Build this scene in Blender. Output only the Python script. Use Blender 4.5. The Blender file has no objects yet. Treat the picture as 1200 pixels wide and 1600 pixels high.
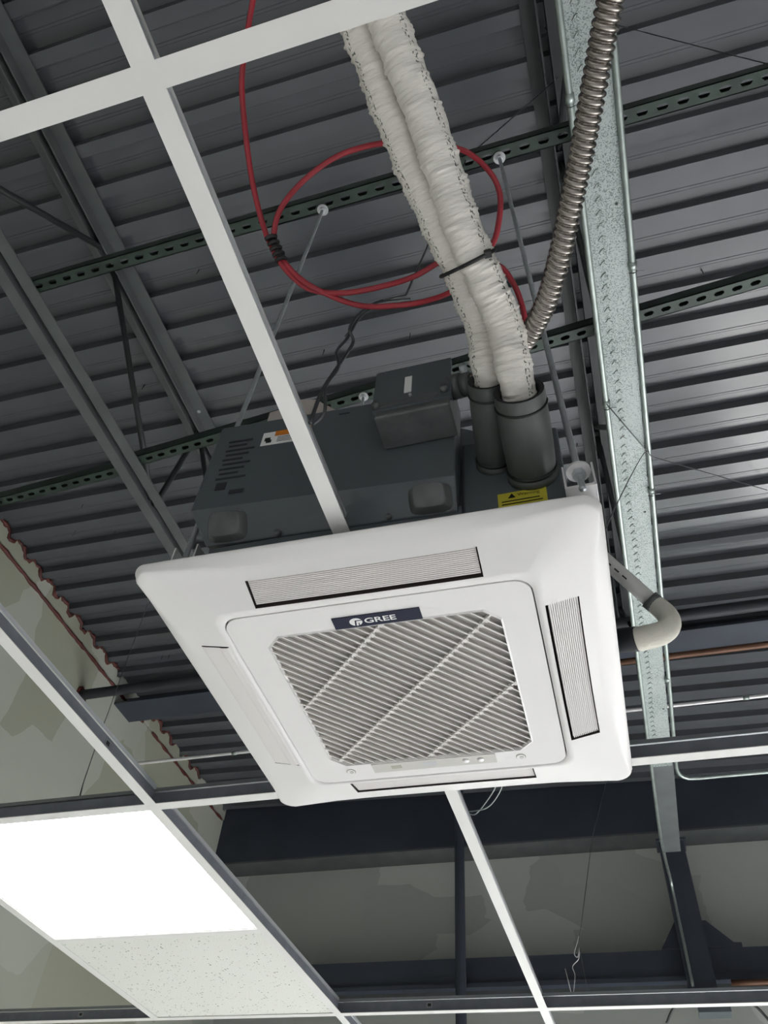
import bpy, bmesh, math, random
from mathutils import Vector, Matrix
random.seed(7)
sc = bpy.context.scene
C = sc.collection
G = 2.6                                   # height of the ceiling grid above the floor; points below are given relative to the grid

# ------------------------------------------------------------------ camera, light, exposure
cam_d = bpy.data.cameras.new('camera'); cam = bpy.data.objects.new('camera', cam_d); C.objects.link(cam)
EL, ROLL, YAW, FPX = 0.8596, 0.0972, -0.3516, 1219.4
cx_, sx_ = math.cos(EL), math.sin(EL)
f_ = Vector((math.sin(YAW)*cx_, math.cos(YAW)*cx_, sx_))
r0 = Vector((math.cos(YAW), -math.sin(YAW), 0)); u0 = r0.cross(f_)
rr_ = r0*math.cos(ROLL) + u0*math.sin(ROLL); uu_ = -r0*math.sin(ROLL) + u0*math.cos(ROLL)
M3 = Matrix((rr_, uu_, -f_)).transposed()
cam.matrix_world = Matrix.Translation((0.2992, -1.287, -0.7827 + G)) @ M3.to_4x4()
cam_d.sensor_fit = 'VERTICAL'; cam_d.sensor_height = 36.0; cam_d.lens = FPX/1600*36.0
cam_d.clip_start = 0.02; cam_d.clip_end = 200
sc.camera = cam

w = bpy.data.worlds.new('world'); sc.world = w; w.use_nodes = True
bg = w.node_tree.nodes['Background']; bg.inputs['Color'].default_value = (0.93, 0.97, 1.0, 1); bg.inputs['Strength'].default_value = 0.7

sun_d = bpy.data.lights.new('sun', 'SUN'); sun_d.energy = 26.0; sun_d.angle = math.radians(1.0); sun_d.color = (1.0, 0.97, 0.95)
sun = bpy.data.objects.new('sun', sun_d); C.objects.link(sun)
sun.rotation_euler = Vector((-0.05, -1.0, -1.9)).to_track_quat('-Z', 'Y').to_euler(); sun.location = (2, 9, 9)
# daylight of the shop front (the windows of the far wall, below the grid)
win_d = bpy.data.lights.new('shopfront_daylight', 'AREA'); win_d.shape = 'RECTANGLE'; win_d.size = 4.2; win_d.size_y = 2.0; win_d.energy = 45; win_d.color = (0.92, 0.97, 1.0)
win = bpy.data.objects.new('shopfront_daylight', win_d); C.objects.link(win)
win.location = (4.0, 4.25, 1.15); win.rotation_euler = (math.radians(-90), 0, 0)

# unseen area lamps, added at grid height so the floor bounces more light
for lx, ly, le in ((-0.31, 3.36, 62), (1.53, 3.36, 62), (0.60, 2.75, 62), (2.75, 2.75, 62), (3.96, 3.36, 62), (1.53, -3.55, 17), (-0.92, -3.55, 17)):  # the last two are added fill from behind the camera
    ld = bpy.data.lights.new('added_fill_lamp', 'AREA'); ld.shape = 'SQUARE'; ld.size = 0.58; ld.energy = le; ld.color = (0.96, 0.98, 1.0)
    lo = bpy.data.objects.new('added_fill_lamp', ld); C.objects.link(lo); lo.location = (lx, ly, G-0.01)

vs = sc.view_settings
sc.display_settings.display_device = 'sRGB'
vs.view_transform = 'Standard'; vs.look = 'None'; vs.gamma = 1.0; vs.exposure = 0.32; vs.use_curve_mapping = False
try: sc.cycles.use_denoising = True
except Exception: pass

# ------------------------------------------------------------------ materials
def mat(name, col, rough=0.5, metal=0.0, noise=0.0, nscale=8.0, bump=0.0, bscale=60.0, spec=0.5, emit=0.0, col2=None, coords='Object', stretch=(1,1,1), lo=0.35, hi=0.65):
    m = bpy.data.materials.new(name); m.use_nodes = True
    nt = m.node_tree; N = nt.nodes; L = nt.links; b = N['Principled BSDF']
    b.inputs['Base Color'].default_value = (*col, 1); b.inputs['Roughness'].default_value = rough; b.inputs['Metallic'].default_value = metal
    b.inputs['Specular IOR Level'].default_value = spec
    tc = N.new('ShaderNodeTexCoord'); mp = N.new('ShaderNodeMapping'); mp.inputs['Scale'].default_value = stretch
    L.new(tc.outputs[coords], mp.inputs['Vector'])
    if noise > 0 or col2:
        n = N.new('ShaderNodeTexNoise'); n.inputs['Scale'].default_value = nscale; n.inputs['Detail'].default_value = 4
        L.new(mp.outputs['Vector'], n.inputs['Vector'])
        r = N.new('ShaderNodeValToRGB'); r.color_ramp.elements[0].position = lo; r.color_ramp.elements[1].position = hi
        c2 = col2 if col2 else tuple(min(1, c*(1+noise)) for c in col)
        c1 = col if col2 else tuple(c*(1-noise) for c in col)
        r.color_ramp.elements[0].color = (*c1, 1); r.color_ramp.elements[1].color = (*c2, 1)
        L.new(n.outputs['Fac'], r.inputs['Fac']); L.new(r.outputs['Color'], b.inputs['Base Color'])
    if bump > 0:
        n2 = N.new('ShaderNodeTexNoise'); n2.inputs['Scale'].default_value = bscale; n2.inputs['Detail'].default_value = 3
        L.new(mp.outputs['Vector'], n2.inputs['Vector'])
        bp = N.new('ShaderNodeBump'); bp.inputs['Strength'].default_value = bump; bp.inputs['Distance'].default_value = 0.004
        L.new(n2.outputs['Fac'], bp.inputs['Height']); L.new(bp.outputs['Normal'], b.inputs['Normal'])
    if emit > 0:
        b.inputs['Emission Color'].default_value = (1, 0.985, 0.96, 1); b.inputs['Emission Strength'].default_value = emit
    return m

DECK   = mat('deck_paint', (0.080, 0.086, 0.096), 0.20, 0.0, 0.06, 3.0, 0.05, 6.0, spec=0.6)
STEEL  = mat('joist_paint', (0.082, 0.090, 0.092), 0.5, 0.0, 0.12, 9.0, 0.1, 40.0)
JDARK  = mat('joist_dark', (0.020, 0.024, 0.026), 0.5, 0.0, 0.2, 9.0)
GIRD   = mat('girder_paint', (0.034, 0.042, 0.060), 0.55, 0.0, 0.12, 4.0)
STRUT  = mat('strut_green', (0.026, 0.042, 0.034), 0.4, 0.2, 0.25, 12.0)
TEEW   = mat('tee_white', (0.74, 0.73, 0.71), 0.42, 0.0, 0.02, 5.0)
TEEG   = mat('tee_galvanised', (0.20, 0.21, 0.245), 0.45, 0.35, 0.08, 30.0)
TEEBY  = mat('tee_bulb_lit', (0.72, 0.74, 0.76), 0.3, 0.6)  # bulbs along Y: lighter copy, their stronger reflection put into the colour
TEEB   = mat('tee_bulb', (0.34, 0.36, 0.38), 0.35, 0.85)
CARD   = mat('cardboard', (0.46, 0.41, 0.39), 0.8)
PANEL  = mat('panel_white', (0.80, 0.780, 0.772), 0.38, 0.0, 0.012, 3.0)
LOUV   = mat('louver_white', (0.78, 0.75, 0.735), 0.45)
GAP    = mat('gap_dark', (0.03, 0.022, 0.02), 0.8)
FILT   = mat('filter_mesh', (0.60, 0.575, 0.55), 0.9)
SLAT   = mat('slat_white', (0.76, 0.735, 0.71), 0.5)
BODY   = mat('unit_grey_paint', (0.088, 0.104, 0.113), 0.40, 0.0, 0.05, 6.0, 0.05, 120)
JBOX   = mat('junction_box_steel', (0.12, 0.13, 0.13), 0.42, 0.2, 0.15, 30.0)
ZINC   = mat('zinc_rod', (0.50, 0.53, 0.55), 0.32, 0.55, 0.08, 40.0)
WASH   = mat('washer_zinc', (0.42, 0.43, 0.44), 0.4, 0.4)
BRIGHT = mat('bright_zinc', (0.80, 0.78, 0.79), 0.35, 0.25)
WIRE   = mat('steel_wire', (0.11, 0.115, 0.12), 0.35, 0.7)
RED    = mat('red_jacket', (0.34, 0.022, 0.036), 0.38, 0.0, 0.08, 20)
BLACK  = mat('black_plastic', (0.012, 0.012, 0.013), 0.5)
FOAM   = mat('foam_sleeve', (0.080, 0.088, 0.084), 0.42, 0.0, 0.12, 14.0, 0.1, 60)
FOAMD  = mat('foam_inside', (0.012, 0.012, 0.013), 0.9)
FLEXM  = mat('flex_steel', (0.36, 0.325, 0.30), 0.25, 0.95, 0.12, 50.0)
WPIPE  = mat('white_plastic_pipe', (0.62, 0.61, 0.58), 0.4)
BEIGE  = mat('beige_wrap', (0.74, 0.71, 0.63), 0.75, 0.0, 0.05, 30, 0.25, 350)
NAVY   = mat('navy_plate', (0.016, 0.019, 0.042), 0.6, spec=0.25)
INK    = mat('printed_ink', (0.012, 0.013, 0.015), 0.5)
WHITEP = mat('white_print', (0.82, 0.82, 0.82), 0.4)
YEL    = mat('yellow_label', (0.50, 0.44, 0.04), 0.5)
ORA    = mat('orange_label', (0.62, 0.19, 0.015), 0.5)
DISP   = mat('display_strip', (0.60, 0.585, 0.55), 0.25)
DISPD  = mat('display_window', (0.42, 0.41, 0.34), 0.2)
SEAL   = mat('red_sealant', (0.080, 0.016, 0.012), 0.55, 0.0, 0.25, 25.0, 0.3, 40)
COPPER = mat('brown_pipe', (0.12, 0.056, 0.032), 0.45, 0.3, 0.15, 8)
BPIPE  = mat('black_pipe', (0.018, 0.020, 0.026), 0.65, 0.0, 0.2, 10)
FLOORM = mat('floor_concrete', (0.62, 0.615, 0.61), 0.5, 0.0, 0.08, 1.5)
LEDM   = mat('led_diffuser', (0.95, 0.95, 0.95), 0.5, emit=9.0)
LEDF   = mat('led_frame', (0.82, 0.80, 0.74), 0.5)

def drywall(name, base, mud, scale, seed):
    m = bpy.data.materials.new(name); m.use_nodes = True
    nt = m.node_tree; N = nt.nodes; L = nt.links; b = N['Principled BSDF']; b.inputs['Roughness'].default_value = 0.85
    tc = N.new('ShaderNodeTexCoord'); mp = N.new('ShaderNodeMapping'); mp.inputs['Location'].default_value = (seed, seed*.7, seed*.3)
    mp.inputs['Scale'].default_value = scale
    L.new(tc.outputs['Object'], mp.inputs['Vector'])
    n = N.new('ShaderNodeTexVoronoi'); n.distance = 'CHEBYCHEV'; n.inputs['Scale'].default_value = 1.0; n.inputs['Randomness'].default_value = 0.9
    ns = N.new('ShaderNodeTexNoise'); ns.inputs['Scale'].default_value = 2.5; ns.inputs['Detail'].default_value = 3
    L.new(mp.outputs['Vector'], ns.inputs['Vector'])
    mx = N.new('ShaderNodeVectorMath'); mx.operation = 'MULTIPLY_ADD'; mx.inputs[1].default_value = (0.14, 0.14, 0.14)
    L.new(ns.outputs['Color'], mx.inputs[0]); L.new(mp.outputs['Vector'], mx.inputs[2]); L.new(mx.outputs[0], n.inputs['Vector'])
    sp = N.new('ShaderNodeSeparateColor'); L.new(n.outputs['Color'], sp.inputs[0])
    r = N.new('ShaderNodeValToRGB'); r.color_ramp.elements[0].position = 0.44; r.color_ramp.elements[1].position = 0.56
    r.color_ramp.elements[0].color = (*base, 1); r.color_ramp.elements[1].color = (*mud, 1)
    L.new(sp.outputs[0], r.inputs['Fac']); L.new(r.outputs['Color'], b.inputs['Base Color'])
    return m
WALL_L = drywall('green_drywall', (0.35, 0.36, 0.285), (0.44, 0.455, 0.40), (0.6, 1.7, 1.1), 3.1)
WALL_F = drywall('green_drywall_far', (0.37, 0.385, 0.36), (0.47, 0.485, 0.46), (1.0, 1.0, 1.9), 8.3)

def galv_mat():
    m = mat('galvanised_spangle', (0.50, 0.55, 0.55), 0.55, 0.6)
    nt = m.node_tree; N = nt.nodes; L = nt.links; b = N['Principled BSDF']
    tc = N.new('ShaderNodeTexCoord')
    n1 = N.new('ShaderNodeTexNoise'); n1.inputs['Scale'].default_value = 300; n1.inputs['Detail'].default_value = 1
    n2 = N.new('ShaderNodeTexNoise'); n2.inputs['Scale'].default_value = 3.0
    L.new(tc.outputs['Object'], n1.inputs['Vector']); L.new(tc.outputs['Object'], n2.inputs['Vector'])
    a = N.new('ShaderNodeMath'); a.operation = 'MULTIPLY_ADD'; a.inputs[1].default_value = 0.35; L.new(n2.outputs['Fac'], a.inputs[0]); L.new(n1.outputs['Fac'], a.inputs[2])
    r = N.new('ShaderNodeValToRGB'); r.color_ramp.elements[0].position = 0.54; r.color_ramp.elements[1].position = 0.66
    r.color_ramp.elements[0].color = (0.15, 0.19, 0.178, 1); r.color_ramp.elements[1].color = (0.37, 0.405, 0.40, 1)
    L.new(a.outputs[0], r.inputs['Fac']); L.new(r.outputs['Color'], b.inputs['Base Color'])
    return m
GALV = galv_mat()
GALVR = mat('galvanised_tube', (0.36, 0.405, 0.39), 0.4, 0.85, 0.1, 20)

def tile_mat():
    m = mat('acoustic_tile', (0.74, 0.745, 0.70), 0.9, bump=0.3, bscale=220)
    nt = m.node_tree; N = nt.nodes; L = nt.links; b = N['Principled BSDF']
    tc = N.new('ShaderNodeTexCoord')
    v = N.new('ShaderNodeTexVoronoi'); v.inputs['Scale'].default_value = 105; L.new(tc.outputs['Object'], v.inputs['Vector'])
    n2 = N.new('ShaderNodeTexNoise'); n2.inputs['Scale'].default_value = 26; L.new(tc.outputs['Object'], n2.inputs['Vector'])
    sp = N.new('ShaderNodeSeparateColor'); L.new(v.outputs['Color'], sp.inputs[0])
    mul = N.new('ShaderNodeMath'); mul.operation = 'MULTIPLY'; L.new(sp.outputs[0], mul.inputs[0]); L.new(n2.outputs['Fac'], mul.inputs[1])
    mul2 = N.new('ShaderNodeMath'); mul2.operation = 'MULTIPLY'; mul2.inputs[1].default_value = 0.52; L.new(mul.outputs[0], mul2.inputs[0])
    lt = N.new('ShaderNodeMath'); lt.operation = 'LESS_THAN'; L.new(v.outputs['Distance'], lt.inputs[0]); L.new(mul2.outputs[0], lt.inputs[1])
    mx = N.new('ShaderNodeMix'); mx.data_type = 'RGBA'; mx.inputs[6].default_value = (0.74, 0.745, 0.70, 1); mx.inputs[7].default_value = (0.26, 0.26, 0.23, 1)
    L.new(lt.outputs[0], mx.inputs[0]); L.new(mx.outputs[2], b.inputs['Base Color'])
    return m
TILE = tile_mat()

def wrap_mat(PRINT_V):
    m = mat('white_pipe_wrap', (0.84, 0.80, 0.745), 0.36, bump=0.9, bscale=1.0, coords='UV', stretch=(150, 5, 1))
    nt = m.node_tree; N = nt.nodes; L = nt.links; b = N['Principled BSDF']
    uv = N.new('ShaderNodeUVMap'); sp = N.new('ShaderNodeSeparateXYZ'); L.new(uv.outputs['UV'], sp.inputs[0])
    # a printed line of small dark marks along one side: u = metres along the pipe, v = fraction around it
    mp = N.new('ShaderNodeMapping'); mp.inputs['Scale'].default_value = (260, 42, 1); L.new(uv.outputs['UV'], mp.inputs['Vector'])
    n = N.new('ShaderNodeTexNoise'); n.inputs['Scale'].default_value = 1.0; n.inputs['Detail'].default_value = 2; L.new(mp.outputs['Vector'], n.inputs['Vector'])
    def band(c, wd):
        s = N.new('ShaderNodeMath'); s.operation = 'SUBTRACT'; s.inputs[1].default_value = c; L.new(sp.outputs['Y'], s.inputs[0])
        a = N.new('ShaderNodeMath'); a.operation = 'ABSOLUTE'; L.new(s.outputs[0], a.inputs[0])
        l = N.new('ShaderNodeMath'); l.operation = 'LESS_THAN'; l.inputs[1].default_value = wd; L.new(a.outputs[0], l.inputs[0]); return l
    gt = N.new('ShaderNodeMath'); gt.operation = 'GREATER_THAN'; gt.inputs[1].default_value = 0.57; L.new(n.outputs['Fac'], gt.inputs[0])
    bl = band(PRINT_V, 0.028)
    mul = N.new('ShaderNodeMath'); mul.operation = 'MULTIPLY'; L.new(gt.outputs[0], mul.inputs[0]); L.new(bl.outputs[0], mul.inputs[1])
    mx = N.new('ShaderNodeMix'); mx.data_type = 'RGBA'; mx.inputs[6].default_value = (0.84, 0.80, 0.745, 1); mx.inputs[7].default_value = (0.12, 0.13, 0.11, 1)
    L.new(mul.outputs[0], mx.inputs[0]); L.new(mx.outputs[2], b.inputs['Base Color'])
    return m
WRAP_R, WRAP_L = wrap_mat(0.63), wrap_mat(0.37)

# ------------------------------------------------------------------ mesh helpers
class MB:
    def __init__(s): s.v = []; s.f = []; s.uv = None
    def add(s, vs_, fs_):
        o = len(s.v); s.v += [Vector(p) for p in vs_]; s.f += [tuple(i+o for i in f) for f in fs_]; return s
    def box(s, x0, x1, y0, y1, z0, z1):
        return s.add([(x0,y0,z0),(x1,y0,z0),(x1,y1,z0),(x0,y1,z0),(x0,y0,z1),(x1,y0,z1),(x1,y1,z1),(x0,y1,z1)],
                     [(3,2,1,0),(4,5,6,7),(0,1,5,4),(1,2,6,5),(2,3,7,6),(3,0,4,7)])
    def hexa(s, a, b):              # two quads, bottom a and top b
        return s.add(list(a)+list(b), [(3,2,1,0),(4,5,6,7),(0,1,5,4),(1,2,6,5),(2,3,7,6),(3,0,4,7)])
    def prism(s, poly, d):          # closed polygon of 3-D points swept by vector d
        n = len(poly); d = Vector(d); p = [Vector(q) for q in poly]
        return s.add(p+[q+d for q in p], [tuple(range(n-1,-1,-1)), tuple(range(n,2*n))]+[(i,(i+1)%n,n+(i+1)%n,n+i) for i in range(n)])
    def tube(s, pts, rad, sides=10, caps=True, uv=False):
        pts = [Vector(p) for p in pts]; n = len(pts); T = []
        for i in range(n):
            t = pts[min(i+1,n-1)]-pts[max(i-1,0)]; T.append(t.normalized())
        a = Vector((0,0,1)) if abs(T[0].z) < .9 else Vector((1,0,0))
        nn = (a - T[0]*a.dot(T[0])).normalized(); vs_ = []; L = 0; lens = []
        for i in range(n):
            if i: L += (pts[i]-pts[i-1]).length
            lens.append(L)
            nn = (nn - T[i]*nn.dot(T[i])).normalized(); bb = T[i].cross(nn)
            for k in range(sides):
                th = 2*math.pi*k/sides
                r = rad(L, th, i/(n-1)) if callable(rad) else rad
                vs_.append(pts[i] + nn*(math.cos(th)*r) + bb*(math.sin(th)*r))
        fs_ = [(i*sides+k, i*sides+(k+1)%sides, (i+1)*sides+(k+1)%sides, (i+1)*sides+k) for i in range(n-1) for k in range(sides)]
        if caps: fs_ += [tuple(range(sides-1,-1,-1)), tuple((n-1)*sides+k for k in range(sides))]
        if uv:
            s.uv = []
            for i in range(n-1):
                for k in range(sides):
                    s.uv += [(lens[i],k/sides),(lens[i],(k+1)/sides),(lens[i+1],(k+1)/sides),(lens[i+1],k/sides)]
            if caps: s.uv += [(0,0)]*(2*sides)
        return s.add(vs_, fs_)
    def rod(s, a, b, r, sides=10):
        a, b = Vector(a), Vector(b); k = max(1, int((b-a).length/0.12))
        return s.tube([a.lerp(b, i/k) for i in range(k+1)], r, sides)
    def build(s, name, m, parent=None, smooth=False, origin=None):
        me = bpy.data.meshes.new(name)
        if parent is not None: org = wloc(parent) - Vector((0,0,G))
        elif origin is not None: org = Vector(origin)
        else:
            xs = [p.x for p in s.v]; ys = [p.y for p in s.v]; zs = [p.z for p in s.v]
            org = Vector(((min(xs)+max(xs))/2, (min(ys)+max(ys))/2, min(zs)))
        me.from_pydata([tuple(p-org) for p in s.v], [], s.f); me.update()
        if s.uv:
            ul = me.uv_layers.new(name='UVMap')
            for i, t in enumerate(s.uv): ul.data[i].uv = t
        bm = bmesh.new(); bm.from_mesh(me); bmesh.ops.recalc_face_normals(bm, faces=bm.faces[:]); bm.to_mesh(me); bm.free()
        if smooth:
            for p in me.polygons: p.use_smooth = True
        me.materials.append(m)
        o = bpy.data.objects.new(name, me); C.objects.link(o)
        if parent is not None: o.parent = parent
        else: o.location = org + Vector((0,0,G))
        return o
def wloc(o):
    v = Vector((0,0,0))
    while o is not None: v = v + o.location; o = o.parent
    return v
def tag(o, label=None, cat=None, group=None, kind=None):
    if label: o['label'] = label
    if cat: o['category'] = cat
    if group: o['group'] = group
    if kind: o['kind'] = kind
    return o
def thing(name, loc, label=None, cat=None, group=None, kind=None):
    o = bpy.data.objects.new(name, None); o.empty_display_size = 0.05; C.objects.link(o)
    o.location = (loc[0], loc[1], loc[2]+G); return tag(o, label, cat, group, kind)
def smooth_path(pts, per=8):
    P = [Vector(p) for p in pts]; out = []
    for i in range(len(P)-1):
        p0 = P[max(i-1,0)]; p1 = P[i]; p2 = P[i+1]; p3 = P[min(i+2,len(P)-1)]
        for k in range(per):
            t = k/per
            out.append(0.5*((2*p1)+(p2-p0)*t+(2*p0-5*p1+4*p2-p3)*t*t+(-p0+3*p1-3*p2+p3)*t*t*t))
    out.append(P[-1]); return out
def even(pts, step):
    P = [Vector(p) for p in pts]; out = [P[0]]; need = step
    for a, b in zip(P, P[1:]):
        l = (b-a).length; pos = 0
        while l-pos >= need:
            pos += need; out.append(a.lerp(b, pos/l)); need = step
        need -= l-pos
    return out
def bevel(o, w, seg=2):
    m = o.modifiers.new('bevel', 'BEVEL'); m.width = w; m.segments = seg; m.limit_method = 'ANGLE'; m.angle_limit = math.radians(40)
    return o

# ------------------------------------------------------------------ the setting
XW = -2.63                                    # left wall
def deck_z(x): return 2.157 - 0.0219*x        # underside of the roof deck, falling gently to the right
PITCH = 0.1524; Y0 = -0.532
ceil_e = thing('ceiling', (0, 0, 2.15), kind='structure')
xa, xb = -2.70, 7.05
k0 = -32
while k0 <= 28:
    prof = []
    for k in range(k0, min(k0+6, 34)):
        y = Y0 + PITCH*k
        prof += [(y, 0.0), (y+0.044, 0.0), (y+0.0515, 0.038), (y+0.0900, 0.038), (y+0.0925, 0.0365), (y+0.1005, 0.0365), (y+0.103, 0.038), (y+0.1449, 0.038)]
    prof.append((Y0+PITCH*(k0+6), 0.0))
    m = MB(); n = len(prof)
    vs_ = [(x, y, deck_z(x)+z) for x in (xa, xb) for y, z in prof]
    m.add(vs_, [(i, i+1, n+i+1, n+i) for i in range(n-1)])
    m.build('deck_sheet', DECK, ceil_e)
    k0 += 6
TIPS = [(0.9524,0.1943),(0.7707,1.9185),(0.0864,0.2536),(-0.5877,0.1877),(-0.7665,-0.2314),(-0.9701,-0.2778),(-2.1108,0.7441),(-2.269,0.9197),(-2.0489,0.9687),(-2.2727,1.9847),(-2.223,1.982),(-1.4537,0.1669),(-1.5032,0.2425),(-0.2071,0.1985),(0.4976,-0.7581),(0.368,0.7348),(0.3961,0.8944)]
for x, y in TIPS:
    z = deck_z(x); m = MB(); m.tube([(x,y,z+0.037),(x,y,z-0.002),(x+random.uniform(-.004,.004),y+random.uniform(-.004,.004),z-0.012)], lambda L,th,t: 0.0026*(1.05-t), 6)
    m.build('screw_tip', BLACK, ceil_e)

# floor and the walls (the shop front stands under the far wall, below the picture)
tag(MB().box(-4.0, 7.0, -5.0, 10.0, -G-0.1, -G).build('floor', FLOORM), kind='structure')
wl_ = thing('wall_left', (XW, 0, -G), kind='structure')
MB().box(XW-0.12, XW, -4.5, 4.0, -G, 2.128).build('drywall_lower', WALL_L, wl_)
# upper strip, cut roughly to the deck flutes
def deck_profile(y):
    t = ((y-Y0)/PITCH) % 1.0; t *= PITCH
    if t < 0.044: return 0.0
    if t < 0.0515: return 0.038*(t-0.044)/0.0075
    if t < 0.1449: return 0.038
    return 0.038*(1-(t-0.1449)/0.0075)
top = []; y = -4.5; zd = deck_z(XW)
while y < 4.0:
    top.append((y, zd + deck_profile(y) - 0.020 + random.uniform(-0.006, 0.004))); y += 0.0127
poly = [(XW-0.1, yy, zz) for yy, zz in top] + [(XW-0.1, 4.0, 2.14), (XW-0.1, -4.5, 2.14)]
MB().prism(poly, (0.106, 0, 0)).build('drywall_upper', WALL_L, wl_)
# sealant: flat red band on the joint, lumpy bead along the deck
band = MB(); rnd = random.Random(3)
pts = [(XW+0.004, -4.4+0.03*i, 2.124+rnd.uniform(-.003,.003)) for i in range(int((2.52+4.4)/0.03))]
band.tube(pts, lambda L,th,t: 0.011+0.004*math.sin(L*37)*math.sin(L*11), 6)
band.tube([(XW+0.004, 2.60+0.03*i, 2.128+rnd.uniform(-.003,.003)) for i in range(40)], lambda L,th,t: 0.009+0.004*math.sin(L*41), 6)
band.build('joint_sealant', SEAL, wl_, True)
bead = MB()
def bead_run(a, b):
    P = [(XW+0.006+rnd.uniform(0,.006), yy, zz+0.004+rnd.uniform(-.003,.006)) for yy, zz in top if a < yy < b]
    bead.tube(P, lambda L,th,t: 0.010+0.004*math.sin(L*53)+0.003*math.sin(L*131), 6)
bead_run(-4.4, 2.06); bead_run(2.45, 2.9); bead_run(3.02, 3.3)
bead.build('deck_sealant', SEAL, wl_, True)

tag(MB().box(XW-0.12, 7.0, -4.65, -4.5, -G, 2.40).build('added_wall_near', mat('bounce_wall_white', (0.80, 0.80, 0.79), 0.7)), kind='structure')  # unseen back wall, added to block light from behind; white so it bounces some
tag(MB().box(7.0, 7.12, -4.65, 4.15, -G, 2.40).build('added_wall_right', WALL_F), kind='structure')  # unseen side wall, added to shut out light and keep the floor behind darker
wf = thing('wall_far', (0, 4.0, -G), kind='structure')
MB().box(XW-0.12, 7.0, 4.0, 4.15, -0.30, 2.40).build('drywall_upper', WALL_F, wf)
MB().box(XW-0.12, 1.85, 4.0, 4.15, -G, -0.30).build('drywall_lower', WALL_F, wf)
for x in (3.95, 6.2):
    MB().box(x-0.12, x+0.22, 4.0, 4.15, -G, -0.30).build('pier', WALL_F, wf)
MB().box(XW-0.12, 7.0, 4.0, 4.15, -G, -G+0.25).build('sill_wall', WALL_F, wf)

# ------------------------------------------------------------------ structural steel
def angle(m, xc, side, z, y0, y1, leg, t, up):
    # one angle of a double-angle chord running along Y: flat leg at z, standing leg next to the gap
    x0 = xc + side*0.012; x1 = xc + side*(0.012+leg); a, b = min(x0,x1), max(x0,x1)
    m.box(a, b, y0, y1, z, z+t)
    s0 = x0; s1 = x0 + side*t; a, b = min(s0,s1), max(s0,s1)
    if up: m.box(a, b, y0, y1, z+t, z+leg)
    else: m.box(a, b, y0, y1, z+t-leg, z)
jl = thing('steel_joist', (-1.25, 0.4, 1.45), 'dark grey open-web steel joist with round web bars, left of the cassette unit', 'joist', 'roof joists')
TOPX, BOTX, TZ, BZ = -1.275, -1.225, 2.172, 1.445
for s in (-1, 1):
    angle(m := MB(), TOPX, s, TZ, -4.0, 2.20, 0.058, 0.006, False); m.build('top_chord_angle', STEEL, jl)
    angle(m := MB(), BOTX, s, BZ, -4.0, 1.90, 0.040, 0.005, True); m.build('bottom_chord_angle', STEEL, jl)
ys = [-3.25, -2.65, -2.05, -1.45, -0.85, -0.30, 0.26, 0.82, 1.40, 2.00, 2.60]
yb = [-0.36, 0.12]
# web bars: each runs from a top-chord panel point down to the bottom chord
for a, b in [(-3.3,-2.75),(-2.2,-2.75),(-2.2,-1.65),(-1.25,-1.65),(-1.30,-1.08),(-0.47,-1.02),(-0.40,0.27),(0.42,0.30),(0.42,0.98),(1.62,1.05),(1.7,1.85)]:
    MB().tube([(TOPX, a, TZ-0.02), (BOTX, b, BZ+0.02)], 0.0115, 8).build('web_bar', JDARK, jl, True)
MB().rod((TOPX+0.035, 0.33, TZ-0.004), (TOPX+0.035, 0.33, TZ+0.008), 0.008, 8).build('bolt_head', ZINC, jl)

jr = thing('steel_joist', (0.49, 0.4, 2.1), 'dark grey steel joist running behind the galvanised channel, right of the unit', 'joist', 'roof joists')
for s in (-1, 1):
    angle(m := MB(), 0.485, s, deck_z(0.485)-0.010, -4.0, 2.20, 0.050, 0.006, False); m.build('top_chord_angle', JDARK, jr)
    angle(m := MB(), 0.530, s, BZ, -4.0, 1.90, 0.036, 0.005, True); m.build('bottom_chord_angle', JDARK, jr)
for a, b in [(-1.6,-1.0),(-0.4,-0.95),(-0.35,0.3),(0.8,0.35),(0.85,1.5),(2.0,1.55)]:
    MB().tube([(0.487, a, deck_z(.49)-0.02), (0.53, b, BZ+0.02)], 0.0115, 8).build('web_bar', JDARK, jr, True)

# far girder, mid beam, lower beam
gd = thing('steel_girder', (1.0, 3.9, 1.79), 'deep dark navy steel girder along the top of the far wall', 'beam')
MB().box(XW, 6.5, 3.80, 4.0, 1.79, 1.802).build('bottom_flange', STEEL, gd)
MB().box(XW, 6.5, 3.80, 3.83, 1.802, 2.26).build('face_plate', GIRD, gd)
mbm = thing('steel_beam', (1.0, 2.24, 2.0), 'dark flat steel beam under the deck between the black and the brown pipe', 'beam')
MB().box(XW, 6.5, 2.14, 2.34, 2.035, 2.047).build('bottom_flange', GIRD, mbm)
MB().box(XW, 6.5, 2.235, 2.245, 2.047, 2.14).build('web', GIRD, mbm)
lb = thing('steel_beam', (1.0, 3.85, 0.90), 'low dark navy steel beam across the far wall with a strip below', 'beam')
MB().box(XW, 6.5, 3.82, 3.86, 0.955, 1.10).build('face_plate', GIRD, lb)
MB().box(XW, 6.5, 3.80, 4.0, 0.93, 0.955).build('bottom_flange', GIRD, lb)
MB().box(XW, 6.5, 3.86, 4.0, 0.86, 0.93).build('lower_angle', STEEL, lb)
co = thing('steel_column', (0.572, 3.72, 0.82), 'dark blue-grey steel column with triangular gussets on the far wall', 'column')
MB().box(0.500, 0.645, 3.66, 3.79, 0.82, 1.66).build('shaft', GIRD, co)
MB().box(0.485, 0.660, 3.64, 3.80, 1.66, 1.672).build('cap_plate', GIRD, co)
MB().prism([(0.500,3.80,1.245),(0.500,3.80,1.10),(0.400,3.80,1.10)], (0,0.02,0)).build('gusset_plate', GIRD, co)
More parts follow.
